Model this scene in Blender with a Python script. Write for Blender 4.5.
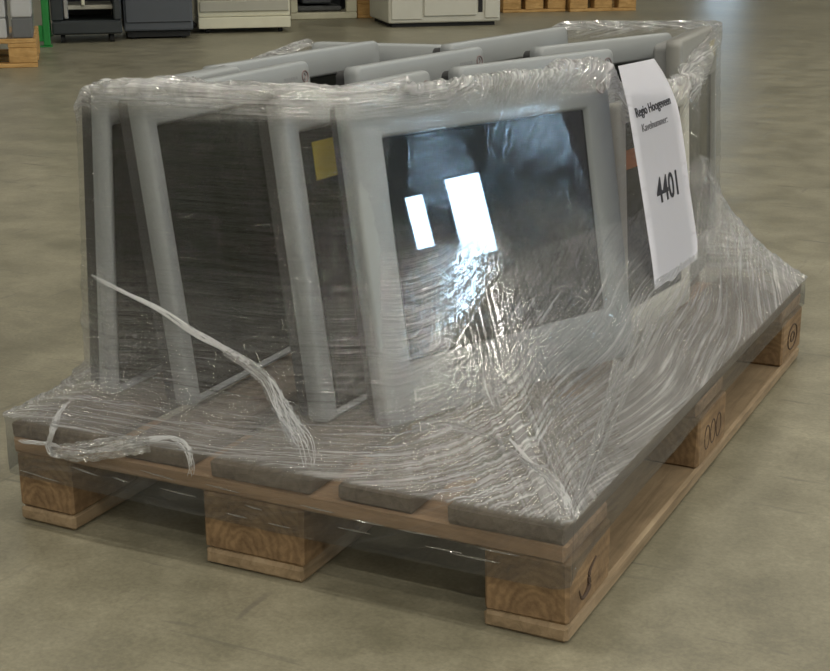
import bpy, bmesh, math, random
import numpy as np
from mathutils import Vector, Matrix
from mathutils.bvhtree import BVHTree

random.seed(7)
for o in list(bpy.data.objects): bpy.data.objects.remove(o)
scene = bpy.context.scene
COL = scene.collection

# ---------------------------------------------------------------- camera
IW, IH = 830, 671
CAM = Vector((0.5122, -1.3941, 0.8118)); YAW, PITCH, ROLL, FPX = -0.4641, 0.2924, -0.0044, 1449.1
fw = Vector((math.sin(YAW)*math.cos(PITCH), math.cos(YAW)*math.cos(PITCH), -math.sin(PITCH)))
r0 = Vector((math.cos(YAW), -math.sin(YAW), 0)); u0 = r0.cross(fw)
rt = math.cos(ROLL)*r0 + math.sin(ROLL)*u0; up = -math.sin(ROLL)*r0 + math.cos(ROLL)*u0
cd = bpy.data.cameras.new('camera'); cam = bpy.data.objects.new('camera', cd); COL.objects.link(cam)
M = Matrix.Identity(4)
for i in range(3): M[i][0], M[i][1], M[i][2], M[i][3] = rt[i], up[i], -fw[i], CAM[i]
cam.matrix_world = M
cd.sensor_width = 36; cd.lens = FPX/IW*36; cd.clip_start = .05; cd.clip_end = 200
scene.camera = cam
def ray(u, v): return (rt*((u-IW/2)/FPX) + up*(-(v-IH/2)/FPX) + fw)
def at_z(u, v, z):
    d = ray(u, v); return CAM + d*((z-CAM.z)/d.z)

# ---------------------------------------------------------------- world, light, exposure
w = bpy.data.worlds.new('sky'); scene.world = w; w.use_nodes = True
w.node_tree.nodes['Background'].inputs[0].default_value = (.55, .7, 1, 1)
w.node_tree.nodes['Background'].inputs[1].default_value = 0.6
vs = scene.view_settings
vs.view_transform = 'Standard'; vs.look = 'None'; vs.gamma = 1; vs.use_curve_mapping = False
vs.exposure = 0.32
scene.cycles.transparent_max_bounces = 20
scene.cycles.max_bounces = 8
HALL = dict(x0=-14, x1=42, y0=-16, y1=24, h=6.5)
def lamp(x, y, sx, sy, watts, col=(1, .95, .84)):
    l = bpy.data.lights.new('ceiling_lamp', 'AREA'); l.shape = 'RECTANGLE'; l.size = sx; l.size_y = sy
    l.energy = watts; l.color = col
    o = bpy.data.objects.new('ceiling_lamp', l); o.location = (x, y, 6.3); COL.objects.link(o)
for ly in (-12, -8, -4, 0, 4, 8, 12, 17, 22):
    for lx, watts in ((-9, 34), (0, 82), (8, 135), (20, 105), (32, 90)):      # the lamps over the far left bay are dimmer
        lamp(lx, ly, 5.5, .08, watts*(1.3 if ly < 3 else .9 if ly < 9 else .5))

# ---------------------------------------------------------------- materials
MATS = {}
def mat(name, col=(.5, .5, .5), rough=.5, metal=0, build=None, spec=.5):
    m = bpy.data.materials.new(name); m.use_nodes = True
    nt = m.node_tree; b = nt.nodes['Principled BSDF']
    b.inputs['Base Color'].default_value = (*col, 1); b.inputs['Roughness'].default_value = rough
    b.inputs['Metallic'].default_value = metal; b.inputs['Specular IOR Level'].default_value = spec
    if build: build(nt, b)
    MATS[name] = m; return m
def N(nt, t, **kw):
    n = nt.nodes.new(t)
    for k, v in kw.items():
        if k.startswith('_'): setattr(n, k[1:], v)
        else: n.inputs[k.replace('__', ' ')].default_value = v
    return n
def L(nt, a, b): nt.links.new(a, b)
def ramp(nt, fac, stops):
    r = nt.nodes.new('ShaderNodeValToRGB'); e = r.color_ramp.elements
    while len(e) < len(stops): e.new(.5)
    for i, (p, c) in enumerate(stops):
        e[i].position = p; e[i].color = (*c, 1) if len(c) == 3 else c
    L(nt, fac, r.inputs[0]); return r.outputs[0]
def coords(nt, kind='Object', scale=(1, 1, 1), rot=(0, 0, 0)):
    tc = nt.nodes.new('ShaderNodeTexCoord'); mp = nt.nodes.new('ShaderNodeMapping')
    mp.inputs['Scale'].default_value = scale; mp.inputs['Rotation'].default_value = rot
    L(nt, tc.outputs[kind], mp.inputs[0]); return mp.outputs[0]
def noise(nt, vec, scale, detail=4, rough=.55, dist=0):
    n = N(nt, 'ShaderNodeTexNoise', Scale=scale, Detail=detail, Roughness=rough, Distortion=dist)
    L(nt, vec, n.inputs['Vector']); return n.outputs['Fac']
def bump(nt, h, bsdf, strength, dist=.01):
    b = N(nt, 'ShaderNodeBump', Strength=strength, Distance=dist)
    L(nt, h, b.inputs['Height']); L(nt, b.outputs[0], bsdf.inputs['Normal'])
def math_(nt, op, a, b=None, c=None):
    n = nt.nodes.new('ShaderNodeMath'); n.operation = op
    for i, v in enumerate((a, b, c)):
        if v is None: continue
        if isinstance(v, (int, float)): n.inputs[i].default_value = v
        else: L(nt, v, n.inputs[i])
    return n.outputs[0]
def mixc(nt, f, a, b, mode='MIX'):
    n = nt.nodes.new('ShaderNodeMix'); n.data_type = 'RGBA'; n.blend_type = mode
    for i, v in ((0, f), (6, a), (7, b)):
        if isinstance(v, (int, float)): n.inputs[i].default_value = v
        elif isinstance(v, tuple): n.inputs[i].default_value = (*v, 1)
        else: L(nt, v, n.inputs[i])
    return n.outputs[2]

def concrete(nt, b):
    v = coords(nt)
    big = noise(nt, v, .9, 5, .6)
    c = ramp(nt, big, [(.3, (.228, .211, .150)), (.7, (.318, .295, .215))])
    mid = noise(nt, v, 7, 6, .65)
    sm = noise(nt, v, 26, 4, .7, .6)
    c = mixc(nt, .33, c, ramp(nt, sm, [(.35, (.62, .62, .6)), (.62, (1.08, 1.08, 1.08))]), 'MULTIPLY')
    c = mixc(nt, .8, c, ramp(nt, mid, [(.32, (.55, .55, .52)), (.7, (1.12, 1.12, 1.12))]), 'MULTIPLY')
    fine = noise(nt, v, 150, 3, .7)
    c = mixc(nt, .7, c, ramp(nt, fine, [(.35, (.75, .75, .75)), (.65, (1.1, 1.1, 1.1))]), 'MULTIPLY')
    # scuffs and short scratches
    sc = coords(nt, 'Object', (3.0, 26, 1), (0, 0, .7))
    s1 = noise(nt, sc, 1.6, 3, .5, .4)
    c = mixc(nt, math_(nt, 'MULTIPLY', ramp(nt, s1, [(.64, (0, 0, 0)), (.72, (1, 1, 1))]), .6), c, (.09, .085, .07))
    sc2 = coords(nt, 'Object', (22, 2.4, 1), (0, 0, .35))
    s2 = noise(nt, sc2, 1.9, 3, .5, .3)
    c = mixc(nt, math_(nt, 'MULTIPLY', ramp(nt, s2, [(.66, (0, 0, 0)), (.75, (1, 1, 1))]), .5), c, (.11, .10, .085))
    L(nt, c, b.inputs['Base Color'])
    rr = N(nt, 'ShaderNodeMapRange'); L(nt, mid, rr.inputs[0]); rr.inputs[3].default_value = .27; rr.inputs[4].default_value = .5
    L(nt, rr.outputs[0], b.inputs['Roughness'])
    bump(nt, mid, b, .08, .01)
mat('concrete', build=concrete)
mat('wall_paint', (.46, .45, .40), .8)
mat('ceiling_paint', (.4, .4, .38), .9)
def glow(name, col, s):
    m = bpy.data.materials.new(name); m.use_nodes = True; nt = m.node_tree
    nt.nodes.clear(); e = N(nt, 'ShaderNodeEmission', Color=(*col, 1), Strength=s); o = nt.nodes.new('ShaderNodeOutputMaterial')
    L(nt, e.outputs[0], o.inputs[0]); MATS[name] = m
glow('daylight', (.50, .76, 1), 46)
glow('daylight_dim', (.60, .81, 1), 9)

def plank(dark, light, tint, axis_scale):
    def f(nt, b):
        info = nt.nodes.new('ShaderNodeObjectInfo')
        tc = nt.nodes.new('ShaderNodeTexCoord'); add = nt.nodes.new('ShaderNodeVectorMath')
        L(nt, tc.outputs['Object'], add.inputs[0])
        sc = nt.nodes.new('ShaderNodeVectorMath'); sc.operation = 'SCALE'; sc.inputs[0].default_value = (3.1, 5.3, 2.7)
        L(nt, info.outputs['Random'], sc.inputs['Scale']); L(nt, sc.outputs[0], add.inputs[1])
        mp = nt.nodes.new('ShaderNodeMapping'); mp.inputs['Scale'].default_value = axis_scale; L(nt, add.outputs[0], mp.inputs[0])
        g = noise(nt, mp.outputs[0], 3, 6, .6, .8)
        c = ramp(nt, g, [(.25, dark), (.55, light), (.8, tint)])
        n2 = noise(nt, add.outputs[0], 18, 4, .7)
        c = mixc(nt, .5, c, ramp(nt, n2, [(.3, (.6, .58, .55)), (.7, (1.1, 1.1, 1.1))]), 'MULTIPLY')
        L(nt, c, b.inputs['Base Color']); bump(nt, g, b, .35, .004)
    return f
mat('deck_wood', rough=.75, build=plank((.085, .066, .05), (.165, .13, .098), (.21, .175, .135), (22, 1.6, 22)))
mat('stringer_wood', rough=.75, build=plank((.22, .135, .075), (.38, .245, .14), (.44, .30, .19), (1.6, 22, 22)))
def endgrain(nt, b):
    info = nt.nodes.new('ShaderNodeObjectInfo')
    tc = nt.nodes.new('ShaderNodeTexCoord'); mp = nt.nodes.new('ShaderNodeMapping'); mp.inputs['Scale'].default_value = (1, .12, 1)
    L(nt, tc.outputs['Object'], mp.inputs[0])
    ad = nt.nodes.new('ShaderNodeVectorMath'); L(nt, mp.outputs[0], ad.inputs[0])
    cmb = nt.nodes.new('ShaderNodeCombineXYZ'); L(nt, math_(nt, 'MULTIPLY', math_(nt, 'SUBTRACT', info.outputs['Random'], .5), .06), cmb.inputs[0]); cmb.inputs[2].default_value = .03
    L(nt, cmb.outputs[0], ad.inputs[1])
    wv = N(nt, 'ShaderNodeTexWave', Scale=30, Distortion=7, Detail=3, _wave_type='RINGS', _rings_direction='Y'); wv.inputs['Detail Scale'].default_value = 2
    L(nt, ad.outputs[0], wv.inputs['Vector'])
    c = ramp(nt, wv.outputs['Fac'], [(.1, (.21, .135, .07)), (.8, (.27, .178, .095))])
    n2 = noise(nt, tc.outputs['Object'], 26, 6, .75)
    c = mixc(nt, .95, c, ramp(nt, n2, [(.28, (.42, .38, .34)), (.66, (1.12, 1.1, 1.05))]), 'MULTIPLY')
    L(nt, c, b.inputs['Base Color']); bump(nt, n2, b, .4, .004)
mat('block_wood', rough=.8, build=endgrain)
mat('runner_wood', rough=.8, build=plank((.17, .12, .065), (.29, .21, .125), (.35, .27, .17), (20, 1.5, 20)))
mat('burnt_wood', (.07, .045, .03), .9)
mat('nail_steel', (.2, .19, .18), .5, .8)
def plastic(c, r=.45):
    def f(nt, b):
        v = coords(nt); n = noise(nt, v, 9, 4)
        L(nt, mixc(nt, .25, c, ramp(nt, n, [(.3, (.8, .8, .78)), (.7, (1.08, 1.08, 1.08))]), 'MULTIPLY'), b.inputs['Base Color'])
        n2 = noise(nt, v, 900, 1); bump(nt, n2, b, .06, .001); b.inputs['Roughness'].default_value = r
    return f
mat('bezel_grey', build=plastic((.30, .32, .33)))
mat('bezel_cream', build=plastic((.66, .64, .56)))
mat('bezel_pale', build=plastic((.30, .325, .335)))
mat('bezel_dull', build=plastic((.24, .24, .225)))
mat('housing_dark', build=plastic((.03, .031, .033), .55))
mat('housing_grey', build=plastic((.20, .205, .205), .55))
mat('screen_glass', (.010, .011, .014), .012, spec=.7)
mat('screen_matte', (.016, .018, .016), .12, spec=.35)
mat('logo_ring', (.20, .15, .15), .4)
mat('print_grey', (.27, .28, .29), .6)
mat('sticker_white', (.75, .75, .73), .5)
mat('patch_yellow', (.36, .29, .02), .5)
mat('reflection_orange', (.50, .16, .04), .5)  # colour of the reflection painted on the cream monitor's screen
def paperb(nt, b):
    v = coords(nt); n = noise(nt, v, 14, 3); bump(nt, n, b, .12, .004)
mat('paper', (.80, .80, .86), .7, build=paperb)
mat('ink', (.02, .02, .03), .6)
mat('ink_faded', (.16, .16, .18), .6)

def film_mat(name, base_haze, gloss, white=.78):
    m = bpy.data.materials.new(name); m.use_nodes = True; nt = m.node_tree; nt.nodes.clear()
    out = nt.nodes.new('ShaderNodeOutputMaterial')
    uv = nt.nodes.new('ShaderNodeTexCoord').outputs['UV']
    def mapped(scale, rot):
        mp = nt.nodes.new('ShaderNodeMapping'); mp.inputs['Scale'].default_value = scale; mp.inputs['Rotation'].default_value = (0, 0, rot)
        L(nt, uv, mp.inputs[0]); return mp.outputs[0]
    a1 = noise(nt, mapped((3.5, 150, 1), .05), 1, 3, .6, .12)
    a2 = noise(nt, mapped((4, 120, 1), -.2), 1, 3, .6, .15)
    a3 = noise(nt, mapped((7, 80, 1), .2), 1, 2, .5, .1)
    at = nt.nodes.new('ShaderNodeAttribute'); at.attribute_name = 'haze'
    aw = nt.nodes.new('ShaderNodeAttribute'); aw.attribute_name = 'crinkle'
    hgt = math_(nt, 'ADD', math_(nt, 'ADD', a1, math_(nt, 'MULTIPLY', a2, .8)), math_(nt, 'MULTIPLY', a3, .5))
    bp = N(nt, 'ShaderNodeBump', Distance=.014); L(nt, hgt, bp.inputs['Height']); L(nt, aw.outputs['Fac'], bp.inputs['Strength'])
    st = math_(nt, 'MAXIMUM', ramp(nt, a1, [(.52, (0, 0, 0)), (.74, (1, 1, 1))]), ramp(nt, a2, [(.54, (0, 0, 0)), (.76, (1, 1, 1))]))
    hz = math_(nt, 'MULTIPLY', at.outputs['Fac'], math_(nt, 'ADD', math_(nt, 'MULTIPLY', st, 1.1), .5))
    hz = math_(nt, 'MINIMUM', math_(nt, 'ADD', hz, base_haze), .92)
    de = nt.nodes.new('ShaderNodeAttribute'); de.attribute_name = 'layers'
    tr = N(nt, 'ShaderNodeBsdfTransparent'); L(nt, mixc(nt, de.outputs['Fac'], (.95, .955, .96), (.42, .45, .48)), tr.inputs['Color'])
    gl = N(nt, 'ShaderNodeBsdfGlossy', Color=(1, 1, 1, 1), Roughness=.06); L(nt, bp.outputs[0], gl.inputs['Normal'])
    ag = nt.nodes.new('ShaderNodeAttribute'); ag.attribute_name = 'sheen'
    lw = N(nt, 'ShaderNodeLayerWeight', Blend=.25); L(nt, bp.outputs[0], lw.inputs['Normal'])
    fac = math_(nt, 'MINIMUM', math_(nt, 'ADD', math_(nt, 'MULTIPLY', math_(nt, 'POWER', lw.outputs['Facing'], 2), .28), math_(nt, 'ADD', ag.outputs['Fac'], gloss)), .85)
    m1 = nt.nodes.new('ShaderNodeMixShader'); L(nt, fac, m1.inputs[0]); L(nt, tr.outputs[0], m1.inputs[1]); L(nt, gl.outputs[0], m1.inputs[2])
    df = N(nt, 'ShaderNodeBsdfDiffuse', Color=(white, white*1.01, white*1.02, 1)); L(nt, bp.outputs[0], df.inputs['Normal'])
    tl = N(nt, 'ShaderNodeBsdfTranslucent', Color=(white, white*1.01, white*1.02, 1))
    m2 = nt.nodes.new('ShaderNodeMixShader'); m2.inputs[0].default_value = .45; L(nt, df.outputs[0], m2.inputs[1]); L(nt, tl.outputs[0], m2.inputs[2])
    m3 = nt.nodes.new('ShaderNodeMixShader'); L(nt, hz, m3.inputs[0]); L(nt, m1.outputs[0], m3.inputs[1]); L(nt, m2.outputs[0], m3.inputs[2])
    L(nt, m3.outputs[0], out.inputs[0]); MATS[name] = m
film_mat('stretch_film', .004, .015)
film_mat('bunched_film', .3, .25, .9)

# background materials
mat('copier_cream', build=plastic((.66, .64, .50), .5))
mat('copier_band', build=plastic((.40, .39, .33), .5))
mat('cabinet_putty', build=plastic((.55, .54, .47), .5))
mat('machine_dark', build=plastic((.03, .036, .04), .45))
mat('machine_slate', build=plastic((.075, .085, .10), .45))
mat('rubber_black', (.015, .015, .015), .8)
mat('rack_green', build=plastic((.02, .24, .05), .4))
mat('carton_grey', build=plastic((.5, .5, .5), .6))
mat('carton_dark', build=plastic((.10, .105, .11), .7))
mat('cable_white', (.7, .7, .68), .5)
mat('pallet_orange', rough=.8, build=plank((.34, .19, .06), (.52, .31, .11), (.60, .40, .18), (3, 14, 14)))
mat('steel', (.45, .45, .44), .4, .8)

# ---------------------------------------------------------------- mesh helpers
def link(name, me, m, parent=None, smooth=False):
    o = bpy.data.objects.new(name, me); COL.objects.link(o)
    if m and not me.materials: me.materials.append(MATS[m])
    if parent: o.parent = parent
    if smooth:
        for p in me.polygons: p.use_smooth = True
    return o
def bm_mesh(name, bm):
    bmesh.ops.recalc_face_normals(bm, faces=bm.faces)
    me = bpy.data.meshes.new(name); bm.to_mesh(me); bm.free(); return me
def add_box(bm, x0, x1, y0, y1, z0, z1, bev=0, seg=1):
    r = bmesh.ops.create_cube(bm, size=1)
    for v in r['verts']: v.co = Vector((x0+(v.co.x+.5)*(x1-x0), y0+(v.co.y+.5)*(y1-y0), z0+(v.co.z+.5)*(z1-z0)))
    if bev: bmesh.ops.bevel(bm, geom=list({e for v in r['verts'] for e in v.link_edges}), offset=bev, segments=seg, affect='EDGES', profile=.6)
def box(name, x0, x1, y0, y1, z0, z1, m, parent=None, bev=0, seg=1):
    bm = bmesh.new(); add_box(bm, x0, x1, y0, y1, z0, z1, bev, seg); return link(name, bm_mesh(name, bm), m, parent)
def cbox(name, cx, cy, cz, sx, sy, sz, m, parent=None, bev=0, seg=1, jit=0):
    """box whose own origin is its centre, so grain follows the piece"""
    bm = bmesh.new(); add_box(bm, -sx/2, sx/2, -sy/2, sy/2, -sz/2, sz/2, bev, seg)
    if jit:
        for v in bm.verts: v.co += Vector((random.uniform(-jit, jit), random.uniform(-jit, jit), random.uniform(-jit, jit)))
    o = link(name, bm_mesh(name, bm), m, parent); o.location = (cx, cy, cz); return o
def tube_mesh(name, paths, rad, sides=6):
    bm = bmesh.new()
    for path in paths:
        path = [Vector(p) for p in path]; rings = []
        for i, p in enumerate(path):
            t = (path[min(i+1, len(path)-1)] - path[max(i-1, 0)]).normalized()
            a = t.cross(Vector((0, 0, 1)));  a = a.normalized() if a.length > 1e-3 else Vector((1, 0, 0)); b = t.cross(a)
            r = rad(i/(len(path)-1)) if callable(rad) else rad
            rings.append([bm.verts.new(p + (a*math.cos(k*2*math.pi/sides) + b*math.sin(k*2*math.pi/sides))*r) for k in range(sides)])
        for q in range(len(rings)-1):
            for k in range(sides):
                bm.faces.new((rings[q][k], rings[q][(k+1) % sides], rings[q+1][(k+1) % sides], rings[q+1][k]))
        bm.faces.new(rings[0]); bm.faces.new(rings[-1])
    return bm_mesh(name, bm)
def thing(name, label, cat, loc=(0, 0, 0), group=None, mtx=None):
    o = bpy.data.objects.new(name, None); COL.objects.link(o); o.empty_display_size = .05
    if mtx is not None: o.matrix_world = mtx
    else: o.location = loc
    o['label'] = label; o['category'] = cat
    if group: o['group'] = group
    return o
def struct(o): o['kind'] = 'structure'; return o
def smoothpath(pts, n):
    pts = [Vector(p) for p in pts]; out = []
    m = len(pts)-1
    for i in range(n+1):
        t = i/n*m; k = min(int(t), m-1); f = t-k
        p0, p1, p2, p3 = pts[max(k-1, 0)], pts[k], pts[k+1], pts[min(k+2, m)]
        out.append(.5*((2*p1)+(p2-p0)*f+(2*p0-5*p1+4*p2-p3)*f*f+(3*p1-p0-3*p2+p3)*f**3))
    return out

# ---------------------------------------------------------------- the hall
x0, x1, y0, y1, hh = HALL['x0'], HALL['x1'], HALL['y0'], HALL['y1'], HALL['h']
struct(box('floor', x0, x1, y0, y1, -.2, 0, 'concrete'))
struct(box('ceiling', x0, x1, y0, y1, hh, hh+.2, 'ceiling_paint'))
struct(box('wall_left', x0-.2, x0, y0, y1, 0, hh, 'wall_paint'))
struct(box('wall_right', x1, x1+.2, y0, y1, 0, hh, 'wall_paint'))
struct(box('wall_back', x0, x1, y1, y1+.2, 0, hh, 'wall_paint'))
struct(box('wall_front', x0, x1, y0-.2, y0, 0, hh, 'wall_paint'))
def window(n, side, a0, a1, z0, z1, pane='daylight'):
    """lit daylight window set into a hall wall: frame strips and a pane"""
    root = thing('window_%d' % n, '', ''); del root['label']; del root['category']; root['kind'] = 'structure'
    def b(nm, p0, p1, q0, q1, m, d0, d1):
        if side == 'right': box(nm, x1-d1, x1-d0, p0, p1, q0, q1, m, root)
        else: box(nm, p0, p1, y1-d1, y1-d0, q0, q1, m, root)
    b('window_pane', a0, a1, z0, z1, pane, 0, .03)
    for (p0, p1, q0, q1) in ((a0-.1, a0, z0-.1, z1+.1), (a1, a1+.1, z0-.1, z1+.1), (a0, a1, z1, z1+.1), (a0, a1, z0-.1, z0)):
        b('window_frame', p0, p1, q0, q1, 'machine_slate', 0, .08)
window(1, 'right', 15.2, 16.4, 1.8, 4.4)
window(2, 'right', 13.75, 14.35, 2.4, 4.1)
window(3, 'right', 9.6, 10.6, 1.8, 4.4)  # added, unseen window that puts blue glints on the film
window(4, 'right', 22.0, 23.2, 1.8, 4.4)  # another added window out of view, lighting the film
window(5, 'back', -6.5, -5.9, .2, 1.5, 'daylight_dim')

# ---------------------------------------------------------------- the pallet (0.8 x 1.2 m, near corner at the origin)
pal = thing('wooden_pallet', 'weathered wooden pallet carrying the film-wrapped monitors, standing on the concrete floor', 'pallet', (-.4, .6, 0))
def pc(name, cx, cy, cz, sx, sy, sz, m, bev=.003, jit=.0012, par=None):
    return cbox(name, cx+.4, cy-.6, cz, sx, sy, sz, m, par or pal, bev, 1, jit)
for cx, wd in ((-.7235, .137), (-.560, .1), (-.4, .145), (-.240, .1), (-.0725, .145)):
    pc('deck_board', cx, .6+random.uniform(-.002, .002), .133, wd, 1.2, .0218, 'deck_wood')
for cy in (.0725, .6, 1.1275):
    pc('stringer_board', -.396, cy, .111, .792, .145, .0218, 'stringer_wood')
for cx, wd in ((-.744, .092), (-.414, .145), (-.047, .104)):
    for cy in (.0725, .6, 1.1275):
        bo = pc('block', cx, cy, .061, wd, .145, .078, 'block_wood', .004)
    pc('bottom_board', cx, .6, .011, wd, 1.2, .0216, 'runner_wood', .004)
# scorched marks on the long side: a hook on the near block, oval stamps on the other two
def on_side(u, v):      # point on the long side face of the near block
    d = ray(u, v); return CAM+d*((.0055-CAM.x)/d.x)-Vector((-.4, .6, 0))
tm = smoothpath([on_side(*q) for q in ((596, 556), (589, 572), (588, 586), (582, 598), (579, 591))], 24)
link('scorched_hook', tube_mesh('scorched_hook', [tm], lambda t: .0012+.0026*math.sin(math.pi*t)**2), 'burnt_wood', pal)
for cy, ry in ((.0, .05), (.5275, .035)):
    rings = []
    for k in (-1, 0, 1):
        rings.append([(.4052, cy+k*ry*.62+math.cos(a)*ry*.26, .058+math.sin(a)*.018) for a in [i*2*math.pi/20 for i in range(21)]])
    if cy > .3: rings = [[(.4052, cy+math.cos(a)*ry*s, .06+math.sin(a)*.022*s) for a in [i*2*math.pi/24 for i in range(25)]] for s in (1, .4)]
    link('scorched_stamp', tube_mesh('scorched_stamp', rings, .0013, 5), 'burnt_wood', pal)

# ---------------------------------------------------------------- monitors
DECK = .1442
CORNERS = []      # world-space corner columns of every monitor, for the film
def rounded_rect(w, h, r, n=5, inset=0):
    pts = []
    x0, x1, z0, z1 = -w/2+inset, w/2-inset, inset, h-inset; r = max(r-inset*.3, .0015)
    for cx, cz, a0 in ((x1-r, z1-r, 0), (x0+r, z1-r, 90), (x0+r, z0+r, 180), (x1-r, z0+r, 270)):
        for k in range(n+1):
            a = math.radians(a0+90*k/n); pts.append((cx+r*math.cos(a), cz+r*math.sin(a)))
    return pts
def rect_loop(x0, x1, z0, z1, n=5):
    pts = []
    for cx, cz in ((x1, z1), (x0, z1), (x0, z0), (x1, z0)): pts += [(cx, cz)]*(n+1)
    r = .004; out = []
    for (cx, cz, a0) in ((x1-r, z1-r, 0), (x0+r, z1-r, 90), (x0+r, z0+r, 180), (x1-r, z0+r, 270)):
        for k in range(n+1):
            a = math.radians(a0+90*k/n); out.append((cx+r*math.cos(a), cz+r*math.sin(a)))
    return out
def loft(name, loops, cap_last=True):
    bm = bmesh.new(); rings = [[bm.verts.new(p) for p in lp] for lp in loops]
    n = len(rings[0])
    for a, b in zip(rings[:-1], rings[1:]):
        for k in range(n): bm.faces.new((a[k], a[(k+1) % n], b[(k+1) % n], b[k]))
    if cap_last: bm.faces.new(rings[-1])
    return bm_mesh(name, bm)
def monitor(label, BL, yaw, lean, w, h, side=.038, top=.045, bot=.05, bez='bezel_grey', hous='housing_dark', scr='screen_matte', lip=.026, depth=.064, logo=True, stickers=()):
    R = Vector((math.cos(yaw), math.sin(yaw), 0)); Nn = Vector((math.sin(yaw), -math.cos(yaw), 0))
    U = math.cos(lean)*Vector((0, 0, 1)) - math.sin(lean)*Nn; B = -(R.cross(U) * -1); B = U.cross(R) * 1
    if B.dot(Nn) > 0: B = -B
    org = Vector(BL) + R*(w/2)
    m = Matrix.Identity(4)
    for i in range(3): m[i][0], m[i][1], m[i][2], m[i][3] = R[i], B[i], U[i], org[i]
    t = thing('computer_monitor', label, 'monitor', mtx=m, group='monitors wrapped on the pallet')
    oc = lambda ins, y, rr=.012: [(x, y, z) for x, z in rounded_rect(w, h, rr, 5, ins)]
    ix0, ix1, iz0, iz1 = -w/2+side, w/2-side, bot, h-top
    ic = lambda ins, y: [(x, y, z) for x, z in rect_loop(ix0+ins, ix1-ins, iz0+ins, iz1-ins)]
    link('bezel', loft('bezel', [oc(.012, lip), oc(.0, lip), oc(0, .006), oc(.0015, .002), oc(.005, 0), ic(-.004, 0), ic(-.001, .0015), ic(.002, .009), ic(.002, .012)], False), bez, t, True)
    hm = link('housing', loft('housing', [oc(.006, lip-.002), oc(.006, lip+.020), oc(.012, lip+.024), oc(.05, depth), oc(.06, depth)]), hous, t)
    # vent slats on the back of the housing
    bm = bmesh.new()
    for k in range(9): add_box(bm, -w*.28, w*.28, depth, depth+.002, h*.62+k*.009, h*.62+k*.009+.004)
    link('vent_rib', bm_mesh('vent_rib', bm), hous, hm)
    box('screen', ix0+.0015, ix1-.0015, .0075, .012, iz0+.0015, iz1-.0015, scr, t)
    if logo:
        lx, lz = w/2-.019, h-.024
        ring = [[(lx+math.cos(a)*.0088, -.0002, lz+math.sin(a)*.0088) for a in [i*2*math.pi/20 for i in range(21)]], [(lx-.003, -.0002, lz-.004), (lx+.002, -.0002, lz), (lx-.001, -.0002, lz+.005)]]
        link('round_logo', tube_mesh('round_logo', ring, .0014, 5), 'logo_ring', t)
        bm = bmesh.new()
        for k in range(6): add_box(bm, lx-.062+k*.0068, lx-.062+k*.0068+.0046, -.0004, .0006, lz-.0015, lz+.003)
        link('maker_lettering', bm_mesh('maker_lettering', bm), 'print_grey', t)
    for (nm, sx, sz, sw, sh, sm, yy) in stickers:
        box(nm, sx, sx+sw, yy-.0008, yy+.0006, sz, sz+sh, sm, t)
    for x in (-w/2, w/2):
        for y in (0, lip): CORNERS.append((m @ Vector((x, y, 0)), m @ Vector((x, y, h))))
        CORNERS.append((m @ Vector((x*.93, depth*.75, .02)), m @ Vector((x*.93, depth*.75, h-.03))))
    return t
def from_top(label, tl, tr, zt, lean, w=None, anchor='R', **kw):
    a, b = at_z(*tl, zt), at_z(*tr, zt); d = b-a; yaw = math.atan2(d.y, d.x); w = w or d.length
    d.normalize()
    TL = b-d*w if anchor == 'R' else a
    zb = DECK + .026*abs(math.sin(lean)) + .001; h = (zt-zb)/math.cos(lean)
    Nn = Vector((math.sin(yaw), -math.cos(yaw), 0)); U = math.cos(lean)*Vector((0, 0, 1)) - math.sin(lean)*Nn
    return monitor(label, TL-U*h, yaw, lean, w, h, **kw)
def from_bottom(label, x, y, yaw, lean, w, h, **kw):
    return monitor(label, (x, y, DECK+.026*abs(math.sin(lean))+.001), yaw, lean, w, h, **kw)
GM = from_bottom('large grey monitor at the front of the load, dark screen facing the viewer', -.313, .178, 1.182, .183, .492, .428,
    side=.052, top=.052, bot=.077, scr='screen_glass', bez='bezel_pale', stickers=(('rating_sticker', -.196, .026, .043, .015, 'sticker_white', 0), ('sticker_face', -.1945, .0275, .040, .012, 'bezel_pale', -.0005)))
from_bottom('grey monitor just left of the large front monitor, yellow patch on its screen', -.397, .16, 1.5, .133, .375, .428, side=.03, bot=.008,
    stickers=(('yellow_patch', -.125, .315, .085, .05, 'patch_yellow', .0075),))  # flat yellow patch on the screen
from_bottom('grey monitor second from the left along the front, its left side band leaning', -.595, .139, 1.59, .127, .44, .428, side=.024, bot=.008)
from_bottom('leftmost monitor on the pallet, upright, with dark back casing and narrow light edge', -.723, .135, 1.60, -.045, .34, .425, side=.012, bot=.008)
from_top('grey monitor in the far left of the load, long pale top edge nearest the copiers', (214, 66), (379, 40), .566, .1, logo=False)
from_top('grey monitor in the middle of the load, top edge emerging from crumpled film', (357, 67), (484, 46), .571, .1)
from_top('grey monitor at the back of the load, highest top edge behind the middle ones', (452, 44), (568, 26), .571, .1, logo=False)
from_top('grey monitor directly behind the large front monitor, its top corner just above', (460, 67), (614, 48), .571, .1, w=.385)
from_top('grey monitor at the back beside the paper sheet, dark notch at its left end', (541, 47), (673, 32), .571, .1, logo=False)
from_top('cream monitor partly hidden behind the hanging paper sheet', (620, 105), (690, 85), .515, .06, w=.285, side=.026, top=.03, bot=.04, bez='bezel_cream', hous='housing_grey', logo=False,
    stickers=(('orange_reflection', -.11, .265, .2, .03, 'reflection_orange', .0075),))  # orange strip on the screen paints a reflected band
from_top('tall pale grey monitor in the far right corner of the load with yellow mark', (650, 55), (717, 25), .5845, .05, w=.335, side=.02, top=.085, bot=.06, bez='bezel_dull', hous='housing_grey', logo=False,
    stickers=(('yellow_mark', .09, .385, .05, .03, 'patch_yellow', 0),))
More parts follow.
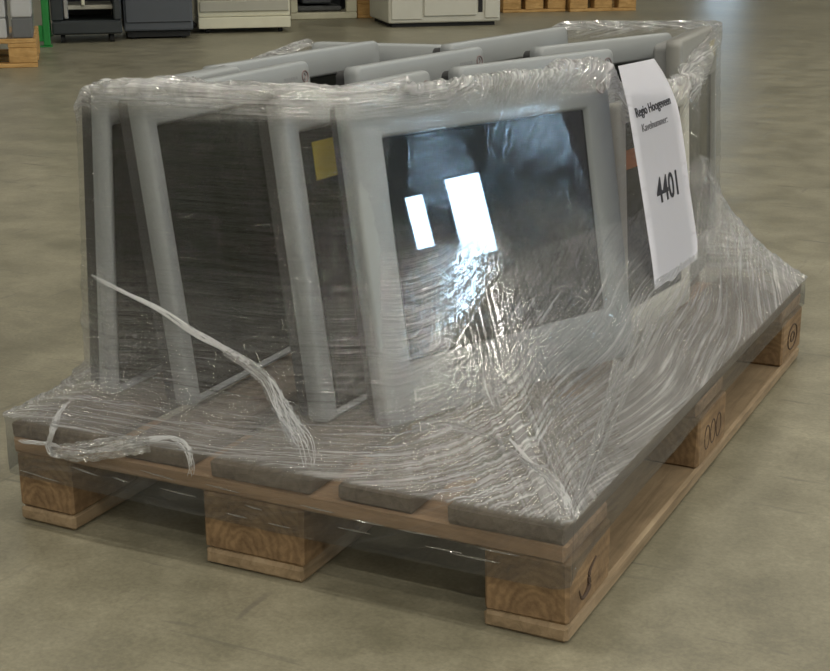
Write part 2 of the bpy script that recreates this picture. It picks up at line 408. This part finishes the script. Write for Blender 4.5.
from_top('monitor turned crosswise at the far left back, only a strip of pale top showing', (381, 43.5), (444, 45), .556, .05, w=.26, logo=False)

# ---------------------------------------------------------------- stretch film
rng = np.random.default_rng(5)
def vnoise(x, y, seed):
    g = np.random.default_rng(seed).random((256, 256))
    xi = np.floor(x).astype(int); yi = np.floor(y).astype(int); fx = x-xi; fy = y-yi
    fx = fx*fx*(3-2*fx); fy = fy*fy*(3-2*fy)
    a = g[xi % 256, yi % 256]; b = g[(xi+1) % 256, yi % 256]; c = g[xi % 256, (yi+1) % 256]; d = g[(xi+1) % 256, (yi+1) % 256]
    return (a*(1-fx)+b*fx)*(1-fy)+(c*(1-fx)+d*fx)*fy
def ridge(x, y, seed, p=2): return (1-np.abs(2*vnoise(x, y, seed)-1))**p
def fbm(x, y, seed, o=3): return sum(vnoise(x*2**k, y*2**k, seed+k)*.5**k for k in range(o))/sum(.5**k for k in range(o))
def hull(P):
    P = sorted(P); lo = []
    cr = lambda o, a, b: (a[0]-o[0])*(b[1]-o[1])-(a[1]-o[1])*(b[0]-o[0])
    for p in P:
        while len(lo) > 1 and cr(lo[-2], lo[-1], p) <= 0: lo.pop()
        lo.append(p)
    u = []
    for p in reversed(P):
        while len(u) > 1 and cr(u[-2], u[-1], p) <= 0: u.pop()
        u.append(p)
    return lo[:-1]+u[:-1]
C0 = np.array([-.42, .62])
def radial(H, dirs, off):
    H = np.array(H); A = H[:, :2]; Bp = np.roll(A, -1, 0); e = Bp-A; nn = np.stack([e[:, 1], -e[:, 0]], 1); nn /= np.linalg.norm(nn, axis=1)[:, None]
    d = (nn*(A-C0)).sum(1)+off
    den = dirs@nn.T; r = np.where(den > 1e-4, d[None]/np.maximum(den, 1e-4), 1e9); k = r.argmin(1); rr = r[np.arange(len(k)), k]
    P = C0+dirs*rr[:, None]; t = np.clip(((P-A[k])*e[k]).sum(1)/(e[k]**2).sum(1), 0, 1)
    z = H[k, 2]*(1-t)+np.roll(H[:, 2], -1)[k]*t
    return rr, z
Ht = hull([(b.x, b.y, b.z) for a, b in CORNERS]); Hb = hull([(a.x, a.y, a.z) for a, b in CORNERS])
NU = 1300
PW, PL, OFF = .796, 1.2, .0065
per = 2*(PW+PL)
def outer(s):
    s = s % per; X = np.empty((len(s), 2))
    a = s < PW; X[a] = np.stack([-PW+s[a], np.full(a.sum(), -OFF)], 1)
    b = (s >= PW) & (s < PW+PL); X[b] = np.stack([np.full(b.sum(), OFF), s[b]-PW], 1)
    c = (s >= PW+PL) & (s < 2*PW+PL); X[c] = np.stack([-(s[c]-PW-PL), np.full(c.sum(), PL+OFF)], 1)
    d = s >= 2*PW+PL; X[d] = np.stack([np.full(d.sum(), -PW-OFF), PL-(s[d]-2*PW-PL)], 1)
    return X
S = np.arange(NU)/NU*per
Oref = outer(S); dirs = Oref-C0; dirs /= np.linalg.norm(dirs, axis=1)[:, None]
def gsm(a, n=5):
    k = np.hanning(2*n+3); k /= k.sum(); return np.convolve(np.concatenate([a[-2*n:], a, a[:2*n]]), k, 'same')[2*n:-2*n]
rT, zT = radial(Ht, dirs, .010); rB, _ = radial(Hb, dirs, .010)
rT, rB, zT = gsm(rT, 6), gsm(rB, 6), gsm(zT, 10)
def seg(pts):   # periodic piecewise-linear function of the perimeter position
    xs, ys = zip(*pts); return gsm(np.interp(S, xs, ys, period=per), 20)
zF = seg([(0, .19), (.3, .175), (.55, .19), (.72, .27), (.8, .31), (1.0, .34), (1.6, .36), (2.0, .40), (2.4, .3), (3.0, .25), (3.6, .2), (3.95, .19)])
zBt = seg([(0, .070), (.4, .066), (.75, .07), (.82, .076), (.95, .092), (1.4, .102), (2.0, .102), (2.1, .08), (3.9, .08)])
def pull(s, c, wd, p):
    d = (s-c+per/2) % per-per/2; q = np.abs(d)/wd
    return np.where(q < 1, c+np.sign(d)*wd*q**p, s)
So = pull(pull(pull(pull(S, .8, .38, 1.7), 0, .2, 1.5), 2.0, .3, 1.6), 2.8, .3, 1.4)
O = outer(So)
NF, NS, NL, NK = 16, 110, 66, 34
rows = []; zones = []; hs = []
I2 = lambda r: C0+dirs*r[:, None]
Sn = S
flap = .012+.05*fbm(S*9, S*0+3, 11)**1.5+.02*vnoise(S*40, S*0, 12)
flap = np.where((S > .52) & (S < 1.25), flap*.3, flap)
flap = np.where((S > 2.3) & (S < 3.9), flap*.35, flap)
for j in range(NF):      # flap folded over the top rim
    f = 1-j/NF
    r = rT-flap*f*1.1; z = zT+.006+.010*np.where((S > 2.15) | ((S > .52) & (S < 1.25)), .35, 1)*np.sin(f*math.pi)*(.4+vnoise(S*25, S*0+j*.35, 13))-.010*f*f
    rows.append(np.c_[I2(r), z]); zones.append(0); hs.append(f)
for j in range(NS):
    f = j/(NS-1); z = zT+.006+(zF-zT-.006)*f; k = np.clip((z-.15)/(zT-.15), 0, 1)
    rows.append(np.c_[I2(rB+(rT-rB)*k), z]); zones.append(1); hs.append(f)
kF = np.clip((zF-.15)/(zT-.15), 0, 1); PF = I2(rB+(rT-rB)*kF)
for j in range(1, NL+1):
    t = j/NL; A = np.c_[PF, zF]; kk = np.clip((zF*.35+.168*.65-.15)/(zT-.15), 0, 1)
    Bc = np.c_[I2(rB+(rT-rB)*kk)*.72+O*.28, zF*.38+.150*.62]; Cc = np.c_[O, np.full(NU, .151)]
    rows.append((1-t)**2*A+2*t*(1-t)*Bc+t*t*Cc); zones.append(2); hs.append(t)
for j in range(1, NK+1):
    f = j/NK; rows.append(np.c_[O, .151+(zBt-.151)*f]); zones.append(3); hs.append(f)
G = np.array(rows); NV = len(rows)                      # NV x NU x 3
zones = np.array(zones)[:, None]; hs = np.array(hs)[:, None]
du = np.roll(G, -1, 1)-np.roll(G, 1, 1); dv = np.gradient(G, axis=0)
nrm = np.cross(du, dv); nrm /= np.linalg.norm(nrm, axis=2)[..., None]+1e-12
outd = G[..., :2]-C0; sg = np.sign((nrm[..., :2]*outd).sum(2)+.3*nrm[..., 2]); nrm *= np.where(sg == 0, 1, sg)[..., None]
Vl = np.cumsum(np.linalg.norm(np.diff(G, axis=0, prepend=G[:1]), axis=2), 0)   # path length
Vl = Vl-Vl[NF:NF+1]+.2      # measured from the top rim
Vl = np.array([gsm(r, 70) for r in Vl])
SS = np.broadcast_to(S, Vl.shape); Z = G[..., 2]
Vl = Vl+np.interp(S, [0, .62, .8, 2.0, 3.2, 4.0], [0, 0, .04, .52, .2, 0])[None]      # wraps on the long side climb away from the near corner
sh = .25*(fbm(SS*2.5, Vl*2, 21)-.5)
frontface = np.clip(1-np.abs((SS-.85)/.35), 0, 1)         # around the large monitor's face
clean = np.where(zones <= 1, np.clip((Z-.36)/.07, 0, 1)*np.clip((.555-Z)/.02, 0, 1), 0)
isG = ((SS > .50) & (SS < 1.45)).astype(float)
corner = np.exp(-((SS-.8)/.22)**2)+.7*np.exp(-((SS-2.0)/.2)**2)+.5*np.exp(-((np.minimum(SS, per-SS))/.12)**2)
h1 = ridge(SS*3+7, (Vl+sh*.4)*62, 31, 3); h2 = ridge((SS*.97+Vl*.22)*3, (Vl*.97-SS*.22)*48, 32, 3); h3 = ridge((SS*.95-Vl*.3)*3.5, (Vl*.95+SS*.3)*55, 35, 3); h4 = fbm(SS*30, Vl*30, 33)
fan = ridge(SS*75, Vl*2.2, 34, 2)+.6*ridge(SS*170, Vl*4, 36, 2)
crumple = ridge(SS*26+Vl*8, Vl*30, 41, 1.5)+.7*ridge(SS*55, Vl*60-SS*20, 42, 1.5)+.4*ridge(SS*120, Vl*110, 43, 1.5)
rim = np.where(zones == 0, 1.0, np.where(zones == 1, np.clip(1-(zT[None]-Z)/.035, 0, 1), 0))
low = np.clip((.36-Z)/.12, 0, 1)
amp = np.where(zones == 3, .0010, .0016+np.where(zones == 2, .0012, .0022)*low)*(1-.9*clean*isG)*(1-.35*clean)
D = amp*(h1*.9+np.where(zones == 3, 0, h2*.8+h3*.6+h4*.12))
blob = np.exp(-((SS-.70)/.13)**2)*np.clip((Z-.20)/.05, 0, 1)*np.clip((.385-Z)/.03, 0, 1)*(zones <= 2)
D = D+np.where(zones == 2, .0045, np.where(zones == 1, .004*low, .0012))*fan*corner*.8
D = D+.0036*np.where(SS > 2.15, .12, 1)*crumple*rim*(.5+vnoise(SS*6, Vl*3, 44))
D = D*(1-.8*blob)+.0007*blob*crumple
D = D+np.where(zones == 2, .0018, 0)*crumple*np.clip(np.sin(hs*math.pi), 0, 1)*(fbm(SS*6, Vl*6, 45) > .52)
G2 = G+nrm*D[..., None]
haze = np.where(zones == 3, .10-.04*hs, np.where(zones == 2, .30, (.022+(.085+.09*(SS < .55))*low)))*(.55+.9*fbm(SS*5, Vl*7, 51))
haze = haze*np.where(zones == 2, np.clip(.35+hs*1.2, 0, 1.35), 1)
haze = haze*(1-.93*clean*isG)*(1-.6*blob)
haze = haze+rim*(.14+.9*crumple.clip(0, 1.6)/1.6*(.3+.7*vnoise(SS*14, Vl*30, 52)))
haze = haze+.16*corner*np.where((zones == 2) | (zones == 1), 1, 0)*(fan > .75)*np.clip((.40-Z)/.1, 0, 1)
right = ((SS > .95) & (SS < 2.2)); haze = haze+np.where(right & (zones == 1), .03+.12*low, 0)+np.where(right & (zones == 2), .07, 0)
haze = haze+np.where(right & (SS > 1.5) & (zones == 1) & (Z > zT[None]-.07+.05*(SS-1.9)), .12, 0)
crk = np.where(zones == 3, .3, .6+.4*low)*(1-.9*clean*isG)
crk = np.where(rim > .1, 1.0, crk)*(1-.9*blob)
gls = np.where(zones == 3, .03, .045+.30*rim+.26*corner*np.clip((.36-Z)/.1, 0, 1)+np.where(zones == 2, .05, 0)+.05*low)*(1-.9*clean*isG)+.42*blob
lay = np.where(zones == 3, np.clip(.1+.6*hs, .05, .5), np.where(zones == 2, .40*hs, .05*np.ones_like(Z)))*np.ones_like(Z)
idx = np.arange(NV*NU).reshape(NV, NU)
a, b = idx[:-1], np.roll(idx, -1, 1)[:-1]; c, d = np.roll(idx, -1, 1)[1:], idx[1:]
faces = np.stack([a, d, c, b], -1).reshape(-1, 4)
def grid_mesh(name, V, Fq, uv=None, attrs={}):
    me = bpy.data.meshes.new(name); me.vertices.add(len(V)); me.vertices.foreach_set('co', V.astype(np.float32).ravel())
    me.loops.add(len(Fq)*4); me.loops.foreach_set('vertex_index', Fq.astype(np.int32).ravel())
    me.polygons.add(len(Fq)); me.polygons.foreach_set('loop_start', np.arange(0, len(Fq)*4, 4, dtype=np.int32))
    me.polygons.foreach_set('use_smooth', np.ones(len(Fq), bool)); me.update(calc_edges=True)
    if uv is not None:
        l = me.uv_layers.new(name='UVMap'); l.data.foreach_set('uv', uv.astype(np.float32).ravel())
    for k, v in attrs.items():
        at = me.attributes.new(k, 'FLOAT', 'POINT'); at.data.foreach_set('value', v.astype(np.float32).ravel())
    me.validate(); return me
uvv = np.stack([SS, Vl], -1).reshape(-1, 2)
uvl = uvv[faces].copy()
wrapmask = (uvl[..., 0].max(1)-uvl[..., 0].min(1)) > 2
uvl[wrapmask, :, 0] = np.where(uvl[wrapmask, :, 0] < 2, uvl[wrapmask, :, 0]+per, uvl[wrapmask, :, 0])
film = thing('stretch_film', 'clear crinkled stretch film wrapped around the monitors and the pallet', 'film', (0, 0, .07))
def fl(name, me, m, smooth=False):
    o = link(name, me, m, film, smooth); o.matrix_parent_inverse = Matrix.Translation((0, 0, -.07)); return o
fl('film_sheet', grid_mesh('film_sheet', G2.reshape(-1, 3), faces, uvl, {'haze': np.clip(haze, 0, .9), 'crinkle': np.clip(crk, 0, 1), 'layers': lay, 'sheen': np.clip(gls, 0, .6)}), 'stretch_film')
# a coarse copy of the sheet tells where a strand lying on it touches it
step = 4
Gc = G2[::step, ::step]; ic = np.arange(Gc.shape[0]*Gc.shape[1]).reshape(Gc.shape[:2])
fc = np.stack([ic[:-1], ic[1:], np.roll(ic, -1, 1)[1:], np.roll(ic, -1, 1)[:-1]], -1).reshape(-1, 4)
BVH = BVHTree.FromPolygons([Vector(p) for p in Gc.reshape(-1, 3).tolist()], fc.tolist())
def on_film(u, v, lift=.004):
    d = ray(u, v).normalized(); hit = BVH.ray_cast(CAM, d)
    return hit[0]-d*lift if hit[0] is not None else None
def strand(name, px, width, n=9, seed=1, rad=.0005, steps=46, twist=7, lift=.004):
    """a rope of thin twisted film fibres lying on the sheet along a path"""
    P = [on_film(u, v, lift) for u, v in px]; P = [p for p in P if p is not None]; P = smoothpath(P, steps); r = random.Random(seed); paths = []
    for k in range(n):
        ph = r.uniform(0, 6.28); rr = r.uniform(.3, 1); q = []
        f0, f1 = r.uniform(0, .25), r.uniform(.75, 1)
        for i, p in enumerate(P):
            t = i/steps
            if t < f0 or t > f1: continue
            wd = width(t)*rr; a = ph+twist*t*(1+.3*r.uniform(-1, 1)*.2)
            tn = (P[min(i+1, steps)]-P[max(i-1, 0)]).normalized(); s = tn.cross(-fw).normalized()
            q.append(p+s*wd*math.cos(a)+(-fw)*abs(wd*.5*math.sin(a)))
        if len(q) > 2: paths.append(q)
    me = tube_mesh(name, paths, lambda t: rad*(.5+.9*math.sin(math.pi*min(max(t, .05), .95))), 5)
    me.attributes.new('haze', 'FLOAT', 'POINT').data.foreach_set('value', [.3]*len(me.vertices))
    return fl(name, me, 'bunched_film', True)
def ribbon(name, px, width, seed, steps=60, cross=7, lift=.003, amp=.004):
    """a crumpled band of bunched film; the thinnest ones paint glints"""
    P = [on_film(u, v, lift) for u, v in px]; P = smoothpath([p for p in P if p is not None], steps)
    V = []; r = np.random.default_rng(seed)
    for i, p in enumerate(P):
        t = i/steps; tn = (P[min(i+1, steps)]-P[max(i-1, 0)]).normalized(); s = tn.cross(-fw).normalized(); wd = width(t)
        for k in range(cross):
            f = k/(cross-1)-.5
            V.append(p+s*(f*2*wd+.25*wd*(r.random()-.5))+(-fw)*(amp*r.random()*(1-abs(f))*2))
    Vn = np.array([list(v) for v in V]); ii = np.arange((steps+1)*cross).reshape(steps+1, cross)
    F = np.stack([ii[:-1, :-1], ii[1:, :-1], ii[1:, 1:], ii[:-1, 1:]], -1).reshape(-1, 4)
    uvs = np.stack(np.meshgrid(np.arange(steps+1)*.01, np.arange(cross)*.006, indexing='ij'), -1).reshape(-1, 2)
    return fl(name, grid_mesh(name, Vn, F, uvs[F], {'haze': np.full(len(Vn), .5), 'crinkle': np.full(len(Vn), 1.), 'sheen': np.full(len(Vn), .4)}), 'stretch_film')
strand('twisted_strand', [(89, 274), (120, 290), (160, 310), (195, 333), (230, 352), (258, 370), (270, 388)], lambda t: .0022+.005*t, 16, 1)
strand('twisted_strand', [(255, 368), (270, 382), (281, 405), (294, 430), (304, 445), (309, 470)], lambda t: .003+.012*math.sin(t*2.6), 18, 2, twist=3)
ribbon('bunched_fold', [(225, 350), (262, 376), (280, 405), (300, 438)], lambda t: .006+.008*t, 3)
strand('loose_tail', [(72, 398), (60, 412), (52, 430), (49, 446), (58, 455), (75, 452)], lambda t: .006, 14, 4, twist=9)
strand('loose_tail', [(56, 452), (80, 450), (112, 446), (145, 441), (172, 440), (187, 450), (192, 468), (190, 478)], lambda t: .008-.003*t, 16, 5, twist=9)
ribbon('bunched_fold', [(50, 450), (75, 452), (110, 448), (150, 444)], lambda t: .014*math.sin(.4+2*t), 6)
ribbon('bunched_fold', [(412, 430), (440, 424), (470, 430), (500, 442), (525, 462), (548, 480), (566, 512)], lambda t: .005+.004*math.sin(t*9), 7)
ribbon('bunched_fold', [(487, 352), (489, 372), (492, 392), (498, 410)], lambda t: .012*math.sin(.3+2.6*t), 8, 30)
strand('crease_glint', [(509, 438), (525, 456), (545, 476)], lambda t: .002, 8, 9)
strand('crease_glint', [(550, 474), (560, 488), (567, 505), (569, 518)], lambda t: .006, 16, 10)
for k, (ua, va, ub, vb) in enumerate(((640, 318, 575, 500), (618, 360, 572, 508), (652, 322, 582, 494))):
    ribbon('crease_glint', [(ua, va), (ua*.6+ub*.4+2, va*.6+vb*.4), (ub, vb)], lambda t: .0045*(1-t)+.002, 20+k, 40, 5, amp=.003)
for k, (ua, va, ub, vb) in enumerate(((70, 466, 98, 476), (112, 477, 128, 482), (160, 488, 196, 497), (205, 484, 240, 493), (226, 513, 247, 518), (245, 505, 262, 510), (268, 523, 290, 528),
        (300, 505, 335, 513), (338, 527, 370, 534), (352, 519, 385, 526), (400, 530, 440, 537), (425, 546, 462, 553), (478, 548, 520, 556), (450, 553, 500, 563), (60, 452, 80, 458), (20, 470, 60, 482), (140, 470, 175, 480))):
    ribbon('crease_glint', [(ua, va), ((ua+ub)/2, (va+vb)/2), (ub, vb)], lambda t: .0011*math.sin(.25+2.6*t), 60+k, 10, 3, amp=.0012)  # thin white ribbons painting dashes of glint on the skirt
strand('crease_glint', [(18, 441), (40, 443), (62, 446)], lambda t: .003, 9, 31)

# ---------------------------------------------------------------- paper sheet hung on the film
def paper_sheet():
    # edge pixels down the sheet; the distances come from the film it lies on
    left = [(618, 66), (622, 82), (628, 108), (634, 145), (640, 182), (647, 228), (652, 262), (655, 290)]
    right = [(654, 58.5), (664, 74), (673, 93), (679, 112), (685, 150), (690, 190), (697, 240), (697, 259)]
    P0 = [on_film(u, v, 0) for u, v in ((640, 130), (650, 240), (688, 200), (672, 130))]
    # best plane through the film at the sheet
    c = sum(P0, Vector())/4; n = (P0[1]-P0[3]).cross(P0[2]-P0[0]).normalized()
    if n.dot(CAM-c) < 0: n = -n
    n.z *= .6; n.normalize()
    off = max((p-c).dot(n) for p in P0)+.022
    def hit(u, v, lift=0):
        d = ray(u, v); t = ((c+n*(off+lift)-CAM).dot(n))/d.dot(n); return CAM+d*t
    return left, right, hit, n
left, right, phit, pn = paper_sheet()
sheet = thing('paper_sheet', 'long white paper sheet printed 4401 hanging over the wrapped monitors', 'paper', phit(655, 285))
bm = bmesh.new(); NR = 7
lp, rp = smoothpath([(*p, 0) for p in left], 42), smoothpath([(*p, 0) for p in right], 42)
def bend(v): return -.045*max(0, (96-v)/38)**1.6
vv = []
for i in range(43):
    row = []
    for k in range(NR+1):
        f = k/NR; u = lp[i].x*(1-f)+rp[i].x*f; v = lp[i].y*(1-f)+rp[i].y*f
        if i == 42: v += (4 if .3 < f < .55 else 0)
        curl = bend(v)+.0006*math.sin(f*math.pi)
        row.append(bm.verts.new(phit(u, v, curl)))
    vv.append(row)
for i in range(42):
    for k in range(NR): bm.faces.new((vv[i][k], vv[i+1][k], vv[i+1][k+1], vv[i][k+1]))
bmesh.ops.solidify(bm, geom=bm.faces[:], thickness=.0006)
inv = sheet.matrix_world.inverted() if False else Matrix.Translation(-sheet.location)
for v in bm.verts: v.co = inv @ v.co
sp = link('sheet', bm_mesh('sheet', bm), 'paper', sheet, True)
def text_on(name, s, p_left, p_right, p_up, m, bold=0):
    """lay one line of print on the sheet: baseline from p_left to p_right, cap height up to p_up (pixels on the sheet)"""
    A, Bq, Cq = phit(*p_left, .0014), phit(*p_right, .0014), phit(*p_up, .0014)
    cu = bpy.data.curves.new(name, 'FONT'); cu.body = s; cu.size = 1; cu.offset = bold; cu.extrude = 0.01
    o = bpy.data.objects.new(name, cu); COL.objects.link(o)
    dg = bpy.context.evaluated_depsgraph_get(); me = bpy.data.meshes.new_from_object(o.evaluated_get(dg))
    bpy.data.objects.remove(o); me.materials.clear(); me.name = name
    xs = [v.co.x for v in me.vertices]; a, b = min(xs), max(xs); cap = .73
    X = Bq-A; Y = Cq-A; nz = X.cross(Y).normalized()
    if nz.dot(pn) < 0: nz = -nz
    for v in me.vertices:
        v.co = inv @ (A+X*((v.co.x-a)/(b-a))+Y*(v.co.y/cap)+nz*(v.co.z*.02))
    return link(name, me, m, sheet)
text_on('printed_line', 'Regio Hoogeveen', (637, 117.5), (671, 103.5), (634.5, 108), 'ink', .012)
text_on('printed_line', 'Kavelnummer:', (643, 132), (668, 122), (641.5, 124), 'ink_faded')
text_on('printed_number', '4401', (658.5, 204), (679, 193.5), (655, 178), 'ink', .012)

# ---------------------------------------------------------------- background: machines and pallets across the hall
def base_frame(pl, pr):
    a = at_z(*pl, 0); X = Vector((.77, .638, 0)); Y = Vector((-X.y, X.x, 0))
    n = rt.cross(Vector((0, 0, 1))); d = ray(*pr); side = Vector((d.y, -d.x, 0))      # vertical plane through the right-hand pixel
    wd = -((a-CAM).dot(side))/X.dot(side)
    m = Matrix.Identity(4)
    for i in range(3): m[i][0], m[i][1], m[i][2], m[i][3] = X[i], Y[i], (0, 0, 1)[i], a[i]
    return m, wd
def casters(t, w, d, r=.03):
    for cx in (.06, w-.06):
        for cy in (.06, d-.06):
            bm = bmesh.new(); q = bmesh.ops.create_cone(bm, cap_ends=True, segments=14, radius1=r, radius2=r, depth=.025, matrix=Matrix.Translation((cx, cy, r)) @ Matrix.Rotation(math.pi/2, 4, 'Y'))
            link('caster', bm_mesh('caster', bm), 'rubber_black', t)
def bg_pallet(label, mtx, w, d, m='pallet_orange', group='pallets across the hall'):
    t = thing('wooden_pallet', label, 'pallet', mtx=mtx, group=group)
    for k in range(5): box('deck_board', 0, w, k*(d-.12)/4, k*(d-.12)/4+.12, .122, .144, m, t, .003)
    for cx in (0, w/2-.07, w-.14):
        box('stringer_board', cx, cx+.14, 0, d, .1, .1215, m, t, .003)
        for cy in (0, d/2-.05, d-.1): box('block', cx, cx+.14, cy, cy+.1, .0225, .0995, m, t, .004)
    for cy in (0, d/2-.05, d-.1): box('bottom_board', 0, w, cy, cy+.1, 0, .022, m, t, .003)
    return t
# wrapped goods at the far left
mx, wd = base_frame((-92, 71), (38, 66))
bg_pallet('pallet at the left edge of the hall under grey wrapped goods, beside green post', mx, wd, .8)
t = thing('wrapped_goods', 'grey boxed goods under shiny film on a pallet at the top left corner', 'goods', mtx=mx @ Matrix.Translation((.01, .01, .145)))
for i in range(5):
    for k, (ca, cb) in enumerate(((.001, .10), (.104, .30), (.304, .53))):
        box('carton', i*wd/5+.002, (i+1)*wd/5-.025, .01, .36, ca, cb, 'carton_dark' if (i == 4 and k == 0) else 'carton_grey', t, .006)
fm = bmesh.new(); add_box(fm, -.004, wd-.02, .002, .37, .0, .55, .01, 2)
fo = link('film_cover', bm_mesh('film_cover', fm), 'stretch_film', t, False)
fo.data.attributes.new('haze', 'FLOAT', 'POINT').data.foreach_set('value', [.2]*len(fo.data.vertices))
# green rack end
mx, wd = base_frame((39, 47), (51, 47))
t = thing('rack_frame', 'bright green metal rack post standing beside the dark machine', 'rack', mtx=mx)
box('post', .028, wd, 0, .06, .006, 1.7, 'rack_green', t, .004); box('post', .028, wd, .72, .78, .006, 1.7, 'rack_green', t, .004)
box('foot_plate', -.01, wd+.01, -.03, .09, 0, .0055, 'rack_green', t, .002); box('foot_plate', -.01, wd+.01, .69, .81, 0, .0055, 'rack_green', t, .002)
box('brace', .035, wd-.006, .0605, .7195, .06, .10, 'rack_green', t, .003); box('brace', .035, wd-.006, .0605, .7195, 1.2, 1.24, 'rack_green', t, .003)
box('side_lug', 0, .0275, .005, .05, .03, .12, 'rack_green', t, .003)
# dark open machine
mx, wd = base_frame((53, 44), (123, 41))
t = thing('open_machine', 'dark machine with an open bay of grey parts, left of the slate cabinet', 'machine', mtx=mx)
box('base', 0, wd, 0, .55, .05, .13, 'machine_dark', t, .01); casters(t, wd, .55, .025)
box('side_panel', 0, .07, 0, .55, .131, 1.0, 'machine_dark', t, .008); box('side_panel', wd-.045, wd, 0, .55, .131, 1.0, 'machine_dark', t, .008)
box('back_panel', .0705, wd-.0455, .5, .55, .131, 1.0, 'machine_dark', t); box('top_panel', 0, wd, 0, .55, 1.001, 1.05, 'machine_dark', t, .01)
box('tray', .071, wd-.046, .08, .45, .19, .215, 'copier_band', t, .004); box('roller', .09, wd-.06, .12, .17, .26, .30, 'steel', t, .012, 2)
box('roller', .11, wd-.1, .2, .25, .34, .37, 'carton_dark', t, .01, 2); box('bracket', .075, .10, .05, .09, .14, .45, 'steel', t, .003); box('bracket', .18, .2, .05, .09, .216, .45, 'copier_cream', t, .003)
box('guide_plate', .2, wd-.08, .05, .07, .3, .33, 'machine_dark', t, .003)
# slate cabinet
mx, wd = base_frame((125, 40), (194, 36))
t = thing('slate_cabinet', 'dark slate blue office machine between the open machine and the cream copier', 'machine', mtx=mx)
box('body', 0, wd, .012, .6, .05, 1.0, 'machine_slate', t, .012, 2); box('plinth', .02, wd-.02, .04, .58, .012, .0495, 'rubber_black', t); casters(t, wd, .6, .012)
box('lower_drawer', .012, wd-.012, 0, .0118, .10, .36, 'machine_slate', t, .004); box('upper_door', .012, wd-.012, 0, .0118, .37, .9, 'machine_slate', t, .004)
box('control_panel', 0, wd, .02, .58, 1.001, 1.04, 'machine_dark', t, .01)
# cream copier
mx, wd = base_frame((199, 34), (291, 31.5))
t = thing('photocopier', 'cream photocopier with a grey paper drawer band standing on casters', 'copier', mtx=mx)
box('base', 0, wd, 0, .6, .03, .10, 'copier_cream', t, .006, 2); casters(t, wd, .6, .015)
box('body', .0, wd, .014, .6, .101, .92, 'copier_cream', t, .01, 2); box('paper_drawer', .012, wd-.012, 0, .0138, .135, .20, 'copier_band', t, .003)
box('paper_drawer', .012, wd-.012, 0, .0138, .21, .42, 'copier_cream', t, .003); box('door', .012, wd-.012, 0, .0138, .43, .85, 'copier_cream', t, .004)
box('lid', .0, wd, .02, .58, .921, .99, 'copier_cream', t, .012, 2); box('side_foot', -.045, -.002, .1, .5, .03, .06, 'rubber_black', t, .006)
# cream framed unit
mx, wd = base_frame((291, 20), (357, 18))
t = thing('framed_unit', 'cream framed box with a dark open front behind the photocopier', 'machine', mtx=mx)
box('frame_rail', 0, wd, 0, .5, .0, .045, 'copier_cream', t, .006); box('frame_post', 0, .05, 0, .05, .046, .8, 'copier_cream', t, .005); box('frame_post', wd-.075, wd, 0, .05, .046, .8, 'copier_cream', t, .005)
box('frame_rail', 0, wd, 0, .5, .801, .85, 'copier_cream', t, .006); box('back_panel', .0, wd, .45, .5, .046, .8, 'machine_dark', t); box('side_panel', 0, .04, .051, .449, .046, .8, 'machine_dark', t); box('side_panel', wd-.04, wd, .051, .449, .046, .8, 'machine_dark', t)
box('inner_module', .06, wd-.09, .1, .4, .05, .085, 'carton_dark', t, .008); box('inner_module', .1, wd-.16, .12, .4, .10, .5, 'machine_slate', t, .01)
# pallets
mx, wd = base_frame((359, 20), (386, 19)); mx = mx @ Matrix.Translation((.02, .15, 0))
bg_pallet('orange-brown pallet end showing between the cream framed unit and the putty cabinet', mx, .8, .6)
mx, wd = base_frame((503, 13), (568, 12.5)); bg_pallet('orange-brown pallet just right of the putty cabinet, white cables on top', mx, wd-.02, .8); m1 = mx
mx, wd = base_frame((570, 12), (636, 11)); bg_pallet('rightmost orange-brown pallet at the top of the picture', mx, wd, .8)
# putty cabinet
mx, wd = base_frame((389, 28), (501, 24))
t = thing('putty_cabinet', 'putty-coloured office machine with an inset front panel, in front of the pallets', 'machine', mtx=mx)
box('body', 0, wd, .018, .65, .025, .95, 'cabinet_putty', t, .018, 3); box('plinth', .03, wd-.03, .05, .62, 0, .0245, 'rubber_black', t)
box('front_panel', .24, wd-.17, .004, .0178, .07, .7, 'cabinet_putty', t, .004); box('side_door', .02, .228, .008, .0178, .05, .8, 'cabinet_putty', t, .004)
box('grip_slot', wd-.155, wd-.125, .012, .0185, .09, .18, 'rubber_black', t, .002); box('end_panel', wd-.11, wd-.012, .008, .0178, .05, .8, 'cabinet_putty', t, .004)
box('top_lid', 0, wd, .03, .63, .951, 1.0, 'cabinet_putty', t, .015, 2)
# cables hanging on the pallet beside it
paths = []
for k in range(4):
    r = random.Random(k); q = []
    for i in range(26):
        a = i/25; q.append(Vector((.05+.25*a+.02*k, -.03-.015*k+.02*math.sin(a*9+k), .155+.16*abs(math.cos(a*3.3+k*.5)))))
    paths.append(smoothpath(q, 40))
co = link('cable_bundle', tube_mesh('cable_bundle', paths, .007, 6), 'cable_white', None, True)
co.matrix_world = m1 @ Matrix.Translation((0, .1, 0)); co['label'] = 'loose white cables looped on the pallet beside the putty cabinet'; co['category'] = 'cable'
